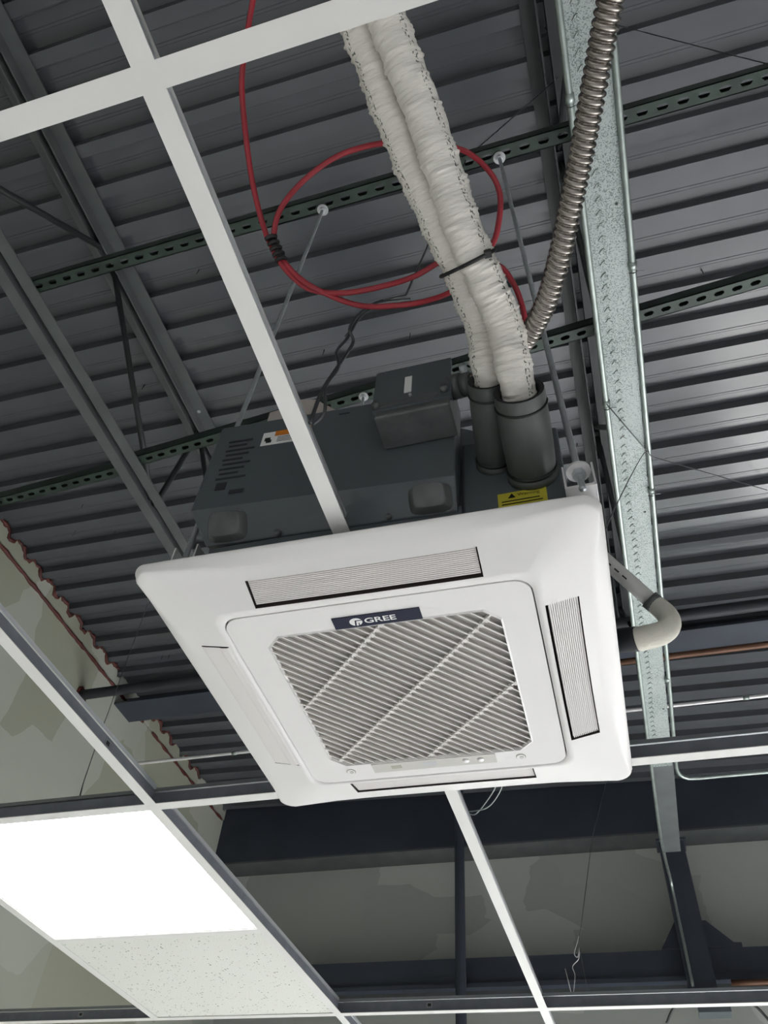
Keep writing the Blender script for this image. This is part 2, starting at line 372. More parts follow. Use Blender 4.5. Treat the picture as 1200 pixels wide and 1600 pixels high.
MB().prism([(0.645,3.80,1.245),(0.675,3.80,1.245),(0.80,3.80,1.12),(0.84,3.80,1.118),(0.84,3.80,1.10),(0.645,3.80,1.10)], (0,0.02,0)).build('gusset_plate', GIRD, co)
MB().box(0.47, 0.70, 3.64, 3.80, 0.80, 0.82).build('base_plate', GIRD, co)
tag(MB().rod((-0.77,3.72,-G),(-0.77,3.72,2.19),0.033,14).build('steel_pole', GIRD, None, True), 'thin dark round steel pole standing in front of the far wall', 'pole')
# fitting seen under the column
ft = thing('column_fitting', (0.58, 3.60, 0.70), 'dark mechanical fitting with curved arms under the steel column', 'fitting')
MB().box(0.52, 0.68, 3.56, 3.66, 0.70, 0.79).build('body', BODY, ft)
for s in (-1, 1):
    P = smooth_path([(0.60+s*0.06,3.58,0.76),(0.60+s*0.13,3.58,0.765),(0.60+s*0.20,3.58,0.73),(0.60+s*0.25,3.58,0.66)], 6)
    MB().tube(P, 0.007, 8).build('curved_arm', STEEL, ft, True)
MB().rod((0.56,3.55,0.74),(0.56,3.55,0.80),0.012,10).build('stud', ZINC, ft, True)
MB().rod((0.63,3.55,0.73),(0.63,3.55,0.775),0.010,10).build('stud', ZINC, ft, True)

# ------------------------------------------------------------------ pipes along the room
def xpipe(name, y, z, r, m, label, cat, x0=XW, x1=6.9, sides=14):
    return tag(MB().rod((x0,y,z),(x1,y,z),r,sides).build(name, m, None, True), label, cat)
bp = thing('black_pipe', (0, 1.84, 1.83), 'long black steel pipe entering the left wall through red sealant', 'pipe')
MB().rod((XW-0.05,1.84,1.885),(6.9,1.84,1.885),0.030,14).build('pipe', BPIPE, bp, True)
MB().tube([(XW+0.004,1.84+0.04*math.cos(a*0.5),1.885+0.04*math.sin(a*0.5)) for a in range(14)], lambda L,th,t:0.011+0.005*math.sin(L*90), 6).build('sealant_ring', SEAL, bp, True)
MB().rod((-1.55,1.84,1.885),(-1.47,1.84,1.885),0.035,14).build('coupling', BPIPE, bp, True)
xpipe('copper_pipe', 2.165, 1.90, 0.017, COPPER, 'thin brown copper pipe running across under the deck at right', 'pipe', x0=0.2)
cn = thing('steel_conduit', (0, 2.455, 1.79), 'bright thin steel conduit running straight across below the far deck', 'conduit')
MB().rod((XW,2.455,1.80),(6.9,2.455,1.80),0.0095,10).build('tube', BRIGHT, cn, True)
for x in (-1.9, 1.02): MB().rod((x,2.455,1.80),(x+0.03,2.455,1.80),0.0125,10).build('coupling', GALVR, cn, True)
xpipe('copper_pipe', 3.78, 0.905, 0.016, COPPER, 'short reddish pipe on the low beam, right of the steel column', 'pipe', x0=0.73)

# ------------------------------------------------------------------ strut channels (real slots)
def strut(xs0, xs1, ys0, slope, label, z=1.46, group=None, hole0=0.0):
    t = thing('strut_channel', ((xs0+xs1)/2, ys0, z), label, 'channel', 'slotted strut channels')
    Y = lambda x: ys0 + slope*(x-xs0)
    w_ = 0.041; pit = 0.0508; hl = 0.0285; hw = 0.0143
    m = MB(); x = xs0
    i0 = math.ceil((xs0+hole0)/pit); centers = [i*pit-hole0 for i in range(i0, int((xs1+hole0)/pit)+1) if xs0+0.02 < i*pit-hole0 < xs1-0.02]
    def quad(xA, xB, yA, yB, zz):        # horizontal plate piece with a thickness
        m.hexa([(xA,Y(xA)+yA,zz),(xB,Y(xB)+yA,zz),(xB,Y(xB)+yB,zz),(xA,Y(xA)+yB,zz)], [(xA,Y(xA)+yA,zz+.0025),(xB,Y(xB)+yA,zz+.0025),(xB,Y(xB)+yB,zz+.0025),(xA,Y(xA)+yB,zz+.0025)])
    h = 0.5*(w_-hw)
    quad(xs0, xs1, 0, h, z); quad(xs0, xs1, w_-h, w_, z)
    edge = xs0
    for c in centers:
        quad(edge, c-hl/2, h, w_-h, z); edge = c+hl/2
        # rounded slot corners
        for sx in (-1, 1):
            for sy in (0, 1):
                cxx = c+sx*hl/2; cyy = h if sy == 0 else w_-h; q = 0.0055
                P = [(cxx, Y(cxx)+cyy, z), (cxx-sx*q, Y(cxx)+cyy, z), (cxx, Y(cxx)+cyy+(q if sy==0 else -q), z)]
                m.prism(P, (0,0,0.0025))
    quad(edge, xs1, h, w_-h, z)
    for yy in (0, w_-0.0025):
        m.hexa([(xs0,Y(xs0)+yy,z),(xs1,Y(xs1)+yy,z),(xs1,Y(xs1)+yy+.0025,z),(xs0,Y(xs0)+yy+.0025,z)], [(xs0,Y(xs0)+yy,z+.041),(xs1,Y(xs1)+yy,z+.041),(xs1,Y(xs1)+yy+.0025,z+.041),(xs0,Y(xs0)+yy+.0025,z+.041)])
    for yy in (0.0, w_-0.010):
        m.hexa([(xs0,Y(xs0)+yy,z+.0385),(xs1,Y(xs1)+yy,z+.0385),(xs1,Y(xs1)+yy+.010,z+.0385),(xs0,Y(xs0)+yy+.010,z+.0385)], [(xs0,Y(xs0)+yy,z+.041),(xs1,Y(xs1)+yy,z+.041),(xs1,Y(xs1)+yy+.010,z+.041),(xs0,Y(xs0)+yy+.010,z+.041)])
    m.build('slotted_channel', STRUT, t)
    return t
strut(-1.225, 2.6, -0.630, -0.0125, 'dark green slotted strut channel nearest the camera, holding the two front rods')
strut(-1.215, 2.6, 0.070, -0.080, 'dark green slotted strut channel behind the unit, crossing under the deck', hole0=0.02)
strut(-2.55, -1.250, 0.165, -0.055, 'short green slotted strut channel at far left beyond the left joist', z=1.462)

# ------------------------------------------------------------------ galvanised channel with its two conduits
gs = thing('galvanised_channel', (0.535, 0.4, 1.37), 'long speckled galvanised steel channel running away right of the unit', 'channel')
m = MB(); m.box(0.487, 0.583, -4.0, 2.32, 1.371, 1.3725)
for x in (0.487, 0.5815): m.box(x, x+0.0015, -4.0, 2.32, 1.3725, 1.425)
m.build('channel', GALV, gs)
m = MB(); m.box(0.492, 0.588, 2.30, 3.20, 1.3725, 1.374)
for x in (0.492, 0.5865): m.box(x, x+0.0015, 2.30, 3.20, 1.374, 1.425)
m.build('far_length', STEEL, gs)
m = MB(); yk = -1.2
while yk < 2.25:                           # knurled marks pressed into the web
    xo = 0.517+0.004*math.sin(yk*9)
    m.tube([(xo-0.009,yk+0.012,1.3708),(xo-0.001,yk+0.003,1.3696),(xo+0.004,yk,1.3696),(xo+0.002,yk+0.008,1.3696),(xo+0.009,yk+0.014,1.3708)], 0.0017, 5)
    yk += 0.036
tag(m.build('pressed_mark', GALVR, gs, True), kind='stuff')
for y in (-0.45, 0.66, 1.85): MB().rod((0.565,y,1.3695),(0.565,y,1.371),0.004,8).build('screw_head', BLACK, gs)
def conduit(pts, r, label, couplings):
    t = thing('thin_conduit', pts[0], label, 'conduit', 'conduits beside the channel')
    MB().tube(even(smooth_path(pts, 10), 0.03), r, 10).build('tube', GALVR, t, True)
    for y in couplings:
        x, z = pts[0][0], pts[0][2]
        MB().rod((x,y,z),(x,y+0.022,z),r*1.35,10).build('coupling', GALVR, t, True)
        MB().tube([(x-0.012,y+0.03,z-0.004),(x,y+0.03,z-r-0.002),(x+0.012,y+0.03,z-0.002),(x+0.03,y+0.034,z+0.001)], 0.0013, 5).build('tie_wire', WIRE, t)
    return t
conduit([(0.478,-3.0,1.366),(0.478,-1.0,1.366),(0.478,0.5,1.366),(0.482,1.8,1.366),(0.486,2.6,1.366),(0.490,3.0,1.366),(0.505,3.35,1.395),(0.520,3.58,1.40),(0.522,3.645,1.33),(0.522,3.645,1.10),(0.522,3.645,0.84)], 0.009,
        'thin steel conduit on the left edge of the galvanised channel, bending down the column', (-0.75, 0.16, 1.3))
conduit([(0.592,-3.0,1.366),(0.592,-1.0,1.366),(0.594,0.5,1.366),(0.598,1.6,1.366),(0.600,2.25,1.366),(0.603,2.36,1.366),(0.625,2.42,1.366),(0.68,2.445,1.366),(0.9,2.445,1.366),(2.0,2.445,1.366),(5.0,2.445,1.366)], 0.009,
        'thin steel conduit on the right edge of the channel, turning right past the tee', (-0.28, 0.55, 1.62))

# ------------------------------------------------------------------ suspended grid
FW = 0.024
def tee(axis, c, a, b, label, name='ceiling_tee', slots=()):
    t = thing(name, ((c,(a+b)/2,0) if axis == 'y' else ((a+b)/2,c,0)), label, 'ceiling tee', 'suspended ceiling tees')
    def bx(m, u0, u1, l0, l1, z0, z1):
        if axis == 'y': m.box(c+u0, c+u1, l0, l1, z0, z1)
        else: m.box(l0, l1, c+u0, c+u1, z0, z1)
        return m
    f = MB(); bx(f, -FW/2, FW/2, a, b, 0, 0.0012); f.build('flange', TEEW, t)
    m = MB(); bx(m, -0.0009, 0.0009, a, b, 0.0012, 0.031); bx(m, -0.0112, 0.0112, a, b, 0.0012, 0.0020)
    m.build('web', TEEG, t)
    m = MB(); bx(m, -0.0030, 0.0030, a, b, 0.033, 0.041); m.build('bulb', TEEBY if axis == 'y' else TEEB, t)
    for l in slots:
        m = MB(); bx(m, -0.0016, 0.0016, l-0.009, l+0.009, 0.012, 0.026); m.build('slot_clip', TEEB, t)
        m = MB(); bx(m, -0.0019, 0.0019, l-0.005, l+0.005, 0.015, 0.023); m.build('slot_hole', BLACK, t)
    return t
tee('y', 0.0, -2.6, -0.630, 'cream ceiling tee running from the top edge down to the unit, close to camera')
tee('y', 0.0, 0.014, 1.208, 'white ceiling tee leaving the far side of the unit')
tee('y', 0.0, 1.232, 2.6, 'short white tee below the far cross line at bottom right')
tee('x', -1.203, -2.5, -0.012, 'cream cross tee at the top left corner, left of the near crossing')
tee('x', -1.203, 0.012, 2.5, 'cream cross tee passing under the white wrapped pipes, right of the near crossing')
tee('x', 0.002, XW, 2.6, 'long cross tee along the far side of the unit, above the lit panel', slots=(-0.32, 0.95))
tee('y', -0.610, -2.6, -0.010, 'white tee at left running from the left edge down to the lit panel corner', slots=(-0.2,))
tee('y', -0.610, 0.014, 1.208, 'white tee along the right side of the lit panel and speckled tile')
tee('y', -0.610, 1.232, 2.6, 'short white tee leaving the bottom edge below the speckled tile')
tee('x', 0.612, -1.208, -0.622, 'narrow cross tee between the lit panel and the speckled tile')
tee('y', -1.220, -2.6, 1.208, 'white tee along the left side of the lit panel and speckled tile')
tee('x', 1.220, XW, 2.6, 'far cross tee along the bottom edge of the picture', slots=(-0.33, 0.62, -1.5))

lp = thing('ceiling_light', (-0.915, 0.307, 0.002), 'glowing white square LED ceiling panel beside the speckled tile', 'light')
LX0, LX1, LY0, LY1 = -1.2135, -0.6165, 0.0085, 0.6055
m = MB(); fr = 0.008
m.box(LX0, LX1, LY0, LY0+fr, 0.0022, 0.012); m.box(LX0, LX1, LY1-fr, LY1, 0.0022, 0.012); m.box(LX0, LX0+fr, LY0+fr, LY1-fr, 0.0022, 0.012); m.box(LX1-fr, LX1, LY0+fr, LY1-fr, 0.0022, 0.012)
m.build('frame', LEDF, lp)
MB().box(LX0+fr, LX1-fr, LY0+fr, LY1-fr, 0.0030, 0.006).build('diffuser', LEDM, lp)
MB().box(LX0, LX1, LY0, LY1, 0.0125, 0.030).build('housing', LEDF, lp)
MB().box(-0.99, -0.84, 0.22, 0.38, 0.0302, 0.065).build('driver_box', BODY, lp)
tl = tag(MB().box(-1.2135, -0.6165, 0.6185, 1.2135, 0.0022, 0.018).build('acoustic_tile', TILE), 'off-white speckled acoustic ceiling tile beside the lit panel', 'ceiling tile')

# ------------------------------------------------------------------ cassette air conditioner
UX, UY, YAWU = 0.012, -0.32, math.radians(0.9)
unit = thing('cassette_air_conditioner', (UX, UY, -0.05), 'white square ceiling cassette air conditioner with dark grey body hanging on rods', 'air conditioner')
cu, su = math.cos(YAWU), math.sin(YAWU)
def U(x, y, z): return Vector((UX + x*cu - y*su, UY + x*su + y*cu, z))
# body: octagonal cabinet above the panel
oc = [(-0.165,-0.60),(0.10,-0.60),(0.160,-0.585),(0.306,-0.50),(0.306,-0.14),(0.216,-0.05),(-0.175,-0.05),(-0.265,-0.14),(-0.265,-0.50)]
bevel(MB().prism([(x,y,-0.016) for x,y in oc], (0,0,0.282)).build('cabinet', BODY, unit), 0.006)
# near cover (electric box): upright face, then a lower face that slopes back under it
m = MB(); a0, a1 = -0.248, 0.162
pr = [(-0.645,0.094),(-0.645,0.315),(-0.600,0.315),(-0.600,0.050),(-0.614,0.042)]
m.prism([(a0,y,z) for y,z in pr], (a1-a0,0,0))
for i, v in enumerate(m.v):                       # the lower corners taper in
    if v.z < 0.06: v.x += 0.026 if v.x < 0 else -0.004
for v in m.v: v.z -= 0.031*(v.x-a0)/(a1-a0) if v.z > 0.06 else 0.020*(v.x-a0)/(a1-a0)
cover = bevel(m.build('electric_box_cover', BODY, unit), 0.003)
def slope_pt(x, t, out=0.0):                        # t: 0 at the top edge of the sloping face, 1 at its foot
    fx_ = (x-a0)/(a1-a0); y = -0.645+0.031*t; z0 = 0.094-0.031*fx_; z = z0+(0.042-0.020*fx_-z0)*t
    return Vector((x, y-out*0.92, z-out*0.39))
for xa_, xb_ in ((-0.218,-0.152),(0.092,0.154)):
    m = MB(); ring = []
    for out, g in ((0.0,0.0),(0.012,0.008),(0.0128,0.0105)):
        P = []
        for i in range(20):
            th = 2*math.pi*i/20; cxp = math.copysign(abs(math.cos(th))**0.45, math.cos(th)); syp = math.copysign(abs(math.sin(th))**0.45, math.sin(th))
            P.append(slope_pt((xa_+xb_)/2+cxp*((xb_-xa_)/2-g), 0.55+syp*(0.40-g*9), out))
        ring.append(P)
    vs_ = sum(ring, []); fs_ = [(r*20+i, r*20+(i+1)%20, (r+1)*20+(i+1)%20, (r+1)*20+i) for r in range(2) for i in range(20)]+[tuple(40+i for i in range(20))]
    m.add(vs_, fs_); m.build('moulded_boss', JBOX, cover, True)
MB().rod(slope_pt(-0.105,0.92,0.0), slope_pt(-0.105,0.92,0.006), 0.005, 10).build('cover_screw', JBOX, cover, True)
MB().rod(slope_pt(0.062,0.90,0.0), slope_pt(0.062,0.90,0.006), 0.004, 10).build('cover_screw', JBOX, cover, True)
MB().box(-0.215, 0.163, -0.612, -0.598, -0.016, 0.036).build('base_lip', BODY, unit)
# hook mark and labels on the upright face
yf = -0.6455
def facebox(x0, x1, z0, z1, name, m_, par, sk=-0.075, d=0.0006):
    z = lambda x, zz: zz + sk*(x-x0)
    return MB().hexa([(x0,yf-d,z(x0,z0)),(x1,yf-d,z(x1,z0)),(x1,yf,z(x1,z0)),(x0,yf,z(x0,z0))], [(x0,yf-d,z(x0,z1)),(x1,yf-d,z(x1,z1)),(x1,yf,z(x1,z1)),(x0,yf,z(x0,z1))]).build(name, m_, par)
facebox(-0.160, -0.075, 0.232, 0.268, 'warning_label', WHITEP, cover)
facebox(-0.138, -0.075, 0.253, 0.2665, 'orange_band', ORA, cover, d=0.0010)
for k in range(4): facebox(-0.132, -0.078, 0.236+0.0040*k, 0.2372+0.0040*k, 'print_line', JBOX, cover, d=0.0011)
facebox(-0.1545, -0.1445, 0.243, 0.252, 'hand_symbol', INK, cover, d=0.0010); facebox(-0.151, -0.142, 0.237, 0.245, 'hand_symbol', INK, cover, d=0.0012)
PRN = mat('faint_dark_print', (0.026, 0.030, 0.033), 0.6)
for k in range(9): facebox(-0.222+0.003*(k%2), -0.170-0.008*((k*5)%3), 0.160+0.0125*k, 0.1645+0.0125*k, 'faint_print_line', PRN, cover, d=0.0004)
facebox(-0.217, -0.199, 0.133, 0.151, 'faint_print_mark', PRN, cover); facebox(-0.190, -0.166, 0.118, 0.127, 'faint_print_mark', PRN, cover)
facebox(-0.030, -0.012, 0.278, 0.2805, 'slot_mark', INK, cover)
# plate on the pipe side
bevel(MB().box(0.163, 0.306, -0.604, -0.590, -0.016, 0.190).build('pipe_plate', BODY, unit), 0.004)
ylb = MB().box(0.212, 0.278, -0.6055, -0.604, 0.012, 0.054).build('yellow_label', YEL, unit)
for k in range(4): MB().box(0.217, 0.272-0.004*(k%2), -0.6062, -0.6055, 0.017+0.006*k, 0.0185+0.006*k).build('print_line', INK, ylb)
MB().prism([(0.226,-0.6062,0.042),(0.236,-0.6062,0.042),(0.231,-0.6062,0.051)], (0,0.0006,0)).build('hazard_triangle', INK, ylb)
def text(s, name, m_, par, origin, ux_, uy_, size, ext=0.0004, bold=0.0, sx=1.0):
    cv = bpy.data.curves.new(name, 'FONT'); cv.body = s; cv.size = 1.0; cv.extrude = 0.0; cv.offset = bold
    tmp = bpy.data.objects.new(name, cv); me = bpy.data.meshes.new_from_object(tmp); bpy.data.objects.remove(tmp)
    ux_ = Vector(ux_).normalized(); uy_ = Vector(uy_).normalized(); n_ = ux_.cross(uy_)
    m = MB(); vs_ = [Vector(origin)+ux_*(v.co.x*size*sx)+uy_*(v.co.y*size)+n_*ext for v in me.vertices]
    m.add(vs_, [tuple(p.vertices) for p in me.polygons]); bpy.data.meshes.remove(me)
    return m.build(name, m_, par)
text('Warning', 'label_heading', INK, ylb, (0.239,-0.6058,0.0435), (1,0,0), (0,0,1), 0.0085)

# junction box on the cover, with its clamp connector
jb = bevel(MB().box(0.056, 0.167, -0.705, -0.646, 0.152, 0.268).build('junction_box', JBOX, unit), 0.003)
MB().box(0.053, 0.170, -0.708, -0.701, 0.165, 0.272).build('box_lid', BODY, jb)
MB().box(0.100, 0.111, -0.7095, -0.708, 0.197, 0.240).build('white_sticker', WHITEP, jb)
MB().box(0.066, 0.150, -0.7105, -0.708, 0.170, 0.178).build('raised_rib', JBOX, jb)
for x, z in ((0.060,0.174),(0.160,0.182)): MB().rod((x,-0.716,z),(x,-0.708,z),0.006,10).build('lid_screw', JBOX, jb, True)
MB().rod((0.110,-0.712,0.186),(0.110,-0.708,0.186),0.0025,8).build('lid_rivet', ZINC, jb, True)
m = MB(); m.rod((0.167,-0.690,0.215),(0.181,-0.692,0.213),0.019,16); m.rod((0.183,-0.692,0.212),(0.197,-0.694,0.210),0.0175,16); m.build('clamp_connector', JBOX, jb, True)
m = MB(); m.box(0.184,0.193,-0.705,-0.695,0.226,0.242); m.rod((0.188,-0.712,0.235),(0.188,-0.690,0.235),0.006,10); m.build('clamp_screw', ZINC, jb, True)

# two loose cardboard flaps left standing on the cabinet, behind the near tee
cf = thing('cardboard_flap', (-0.13, -0.585, 0.266), 'pale cardboard flap standing on top of the unit behind the near tee', 'cardboard')
MB().prism([(-0.205,-0.585,0.267),(-0.205,-0.585,0.437),(-0.150,-0.585,0.445),(-0.150,-0.585,0.267)], (0,0.002,0)).build('sheet', CARD, cf)
MB().prism([(-0.165,-0.590,0.267),(-0.145,-0.590,0.452),(-0.112,-0.590,0.440),(-0.046,-0.590,0.366),(-0.046,-0.590,0.267)], (0,0.002,0)).build('folded_sheet', CARD, cf)

# hanging brackets with washers
def bracket(x, y, z):
    b_ = MB(); b_.box(x-0.018, x+0.018, y-0.004, y+0.030, z-0.030, z-0.026); b_.box(x-0.020,x-0.0175,y-0.004,y+0.030,z-0.030,z+0.016); b_.box(x+0.0175,x+0.020,y-0.004,y+0.030,z-0.030,z+0.016)
    return b_.build('hanging_bracket', BRIGHT, unit)
b1 = bracket(0.322, -0.632, 0.034); b2 = bracket(-0.272, -0.590, 0.060)

# panel rings
TM = [-0.163+0.326*i/10 for i in range(11)]
TS = [-0.26,-0.21]+TM+[0.21,0.26]
def ring(half, r, bow, z, hy=None):
    P = []
    for q in range(4):
        hx = half
        for t in TS:
            b_ = bow*max(0.0, 1-(t/0.285)**2)
            lim_ = half-r; at = abs(t)
            if at > 0.1631: t = math.copysign(0.163+(at-0.163)*(lim_-0.163)/0.122, t)
            P.append((t, -(hx-b_)))
        for i in range(1, 8):
            th = math.pi/2*i/8
            P.append((hx-r+r*math.sin(th), -(hx-r)-r*math.cos(th)))
        if q == 0: base = P[:]
        break
    out = []
    for q in range(4):
        c4, s4 = [(1,0),(0,1),(-1,0),(0,-1)][q]
        out += [(x*c4-y*s4, x*s4+y*c4) for x, y in base]
    return [U(x, y, z) for x, y in out]
NS = len(TS)+7; NR = NS*4
rings = [ring(0.316,0.020,0,-0.0172), ring(0.325,0.026,0,-0.0172), ring(0.3262,0.027,0,-0.0185), ring(0.3262,0.027,0.0,-0.0205), ring(0.3250,0.027,0.004,-0.0232), ring(0.3232,0.027,0.019,-0.0290), ring(0.3205,0.027,0.025,-0.0308), ring(0.3150,0.027,0.023,-0.0318),
         ring(0.284,0.033,0.004,-0.0355), ring(0.236,0.027,0.002,-0.0452), ring(0.2235,0.026,0,-0.0470), ring(0.2232,0.026,0,-0.036)]
m = MB(); vs_ = sum(rings, [])
fs_ = []
HOLE = 8
for r_ in range(len(rings)-1):
    for i in range(NR):
        side, k = divmod(i, NS)
        if r_ == HOLE and 2 <= k < 12: continue
        fs_.append((r_*NR+i, r_*NR+(i+1)%NR, (r_+1)*NR+(i+1)%NR, (r_+1)*NR+i))
m.add(vs_, fs_)
panel = m.build('face_panel', PANEL, unit, True)
panel.modifiers.new('weighted', 'WEIGHTED_NORMAL')
# louver recesses and louvers
def side_pts(q, x, y, z):
    c4, s4 = [(1,0),(0,1),(-1,0),(0,-1)][q]; return U(x*c4-y*s4, x*s4+y*c4, z)
bowo = lambda t: 0.004*(1-(t/0.285)**2)
bowi = lambda t: 0.002*(1-(t/0.285)**2)
for q in range(4):
    m = MB(); up = 0.018
    A = [side_pts(q, t, -(0.284-bowo(t)), -0.0355) for t in TM]; B = [side_pts(q, t, -(0.236-bowi(t)), -0.0452) for t in TM]
    A2 = [p+Vector((0,0,up)) for p in A]; B2 = [p+Vector((0,0,up+0.008)) for p in B]; n = len(TM)
    m.add(A+A2+B2+B, [(r_*n+i, r_*n+i+1, (r_+1)*n+i+1, (r_+1)*n+i) for r_ in range(3) for i in range(n-1)] + [(0,n,2*n,3*n),(n-1,2*n-1,3*n-1,4*n-1)])
    m.build('air_outlet', GAP, unit)
    # the vane: a plate with ridges along its length, slightly ajar (the left one is shut and smooth)
    m = MB(); NRIB = 14; strips = []
    e = 0.0022; v0, v1 = 0.284-e, 0.236+e*1.6
    ts = [(-0.1605+0.321*i/10) for i in range(11)]
    if q != 3:
        for k in range(NRIB):
            f0 = k/NRIB; f1 = (k+0.52)/NRIB
            strips.append([(v0+(v1-v0)*f, -0.0360-0.0096*f+0.0035+dz) for f, dz in ((f0,0.0028),(f0,0.0),(f1,0.0),(f1,0.0028))])
        strips.append([(v0,-0.0360+0.0065),(v1,-0.0456+0.0065)])
    else:
        v0, v1 = 0.2838, 0.2362
        strips.append([(v0,-0.0352),(v0-0.004,-0.0366),(v0-0.030,-0.0420),(v0-0.034,-0.0436),(v1+0.004,-0.0452),(v1,-0.0448)])
    vs_, fs_ = [], []
    for prof in strips:
        n = len(prof); o0 = len(vs_)
        for t in ts:
            vs_ += [side_pts(q, t, -(yy-bowo(t)*(yy-v1)/(v0-v1)-bowi(t)*(v0-yy)/(v0-v1)), zz) for yy, zz in prof]
        fs_ += [(o0+i*n+k, o0+i*n+k+1, o0+(i+1)*n+k+1, o0+(i+1)*n+k) for i in range(10) for k in range(n-1)]
    m.add(vs_, fs_); o_ = m.build('louver_vane', LOUV, unit)
    s_ = o_.modifiers.new('solid', 'SOLIDIFY'); s_.thickness = 0.0006; s_.offset = 0
# grille frame: rounded square with an octagonal opening
GH, GC = 0.1745, 0.022
def octa(h, c, z): return [U(x,y,z) for x,y in [(-h+c,-h),(h-c,-h),(h,-h+c),(h,h-c),(h-c,h),(-h+c,h),(-h,h-c),(-h,-h+c)]]
outer = ring(0.2215,0.026,0,-0.0475)
bm = bmesh.new()
def loop(P): 
    vv = [bm.verts.new(p) for p in P]; return [bm.edges.new((vv[i], vv[(i+1)%len(vv)])) for i in range(len(vv))]
E1 = loop(outer); E2 = loop(octa(GH,GC,-0.0475))
bmesh.ops.triangle_fill(bm, edges=E1+E2, use_beauty=True)
bm.verts.index_update(); m = MB(); m.add([v.co.copy() for v in bm.verts], [tuple(v.index for v in f.verts) for f in bm.faces]); bm.free()
o8 = octa(GH,GC,-0.0475); i8 = octa(GH,GC,-0.030); m.add(o8+i8, [(i,(i+1)%8,8+(i+1)%8,8+i) for i in range(8)])
oo = ring(0.2215,0.026,0,-0.030); m.add(outer+oo, [(i,(i+1)%NR,NR+(i+1)%NR,NR+i) for i in range(NR)])
gr = m.build('intake_grille', PANEL, unit)
# raised lip round the opening
m = MB(); a8 = octa(GH,GC,-0.0475); b8 = octa(GH-0.0025,GC,-0.0490); c8 = octa(GH-0.0035,GC,-0.044)
m.add(a8+b8+c8, [(i,(i+1)%8,8+(i+1)%8,8+i) for i in range(8)]+[(8+i,8+(i+1)%8,16+(i+1)%8,16+i) for i in range(8)]); m.build('opening_lip', PANEL, gr)
m = MB(); m.add(octa(GH+0.002,GC,-0.0397), [tuple(range(8))]); m.build('filter_mesh', FILT, gr)
# slats at 45 degrees
r2 = math.sqrt(0.5); d_ = (r2, r2); n_ = (r2, -r2); PS = 0.0131
def clip(s):
    lo, hi = -1.0, 1.0; h = GH-0.002; cc = 2*h-GC
    for (a, b_, c_) in [(1,0,h),(-1,0,h),(0,1,h),(0,-1,h),(1,1,cc),(-1,-1,cc),(1,-1,cc),(-1,1,cc)]:
        den = a*d_[0]+b_*d_[1]; num = c_-s*(a*n_[0]+b_*n_[1])
        if abs(den) < 1e-9:
            if num < 0: return None
        elif den > 0: hi = min(hi, num/den)
        else: lo = max(lo, num/den)
    return (lo, hi) if hi > lo+0.004 else None
k = -20
while k <= 20:
    s = (k+0.4)*PS; k += 1
    cl = clip(s)
    if not cl: continue
    def sp(t, ds, z): return U(t*d_[0]+(s+ds)*n_[0], t*d_[1]+(s+ds)*n_[1], z)
    l, h = cl
    m = MB()
    m.hexa([sp(l,-0.0012,-0.0478), sp(h,-0.0012,-0.0478), sp(h,0.0010,-0.0478), sp(l,0.0010,-0.0478)], [sp(l,-0.0050,-0.0400), sp(h,-0.0050,-0.0400), sp(h,-0.0036,-0.0400), sp(l,-0.0036,-0.0400)])
    m.build('slat', SLAT, gr)
for so in (-0.1655, 0.0, 0.1655):                   # cross ribs with a small block at every slat
    c0 = so*r2
    def cp(u, w_, z): return U(c0*r2*1.0+u*n_[0]+w_*d_[0], c0*r2+u*n_[1]+w_*d_[1], z)
    hmax = GH-0.002; lim = (2*hmax-GC)*r2
    ext = min(lim, (hmax-abs(c0*r2))/r2)
    m = MB(); m.hexa([cp(-ext,-0.0014,-0.0462),cp(ext,-0.0014,-0.0462),cp(ext,0.0014,-0.0462),cp(-ext,0.0014,-0.0462)],[cp(-ext,-0.0014,-0.0402),cp(ext,-0.0014,-0.0402),cp(ext,0.0014,-0.0402),cp(-ext,0.0014,-0.0402)])
    for kk in range(-20, 21):
        s = (kk+0.4)*PS
        if abs(s) < ext-0.003: m.hexa([cp(s-0.0034,-0.0032,-0.0484),cp(s+0.0034,-0.0032,-0.0484),cp(s+0.0034,0.0032,-0.0484),cp(s-0.0034,0.0032,-0.0484)],[cp(s-0.0034,-0.0032,-0.0440),cp(s+0.0034,-0.0032,-0.0440),cp(s+0.0034,0.0032,-0.0440),cp(s-0.0034,0.0032,-0.0440)])
    m.build('cross_rib', SLAT, gr)
def ubox(x0, x1, y0, y1, z0, z1): return MB().hexa([U(x0,y0,z0),U(x1,y0,z0),U(x1,y1,z0),U(x0,y1,z0)], [U(x0,y0,z1),U(x1,y0,z1),U(x1,y1,z1),U(x0,y1,z1)])
# name plate
npl = ubox(-0.062, 0.066, -0.1965, -0.1735, -0.0490, -0.0475).build('name_plate', NAVY, unit)
UXV = (cu, su, 0); UYV = (su, -cu, 0)                # lettering reads with its top towards the camera side
o_ = U(-0.0165, -0.1802, -0.0490)
text('GREE', 'raised_lettering', WHITEP, npl, o_, UXV, UYV, 0.0140, ext=0.0004, bold=0.018, sx=1.42)
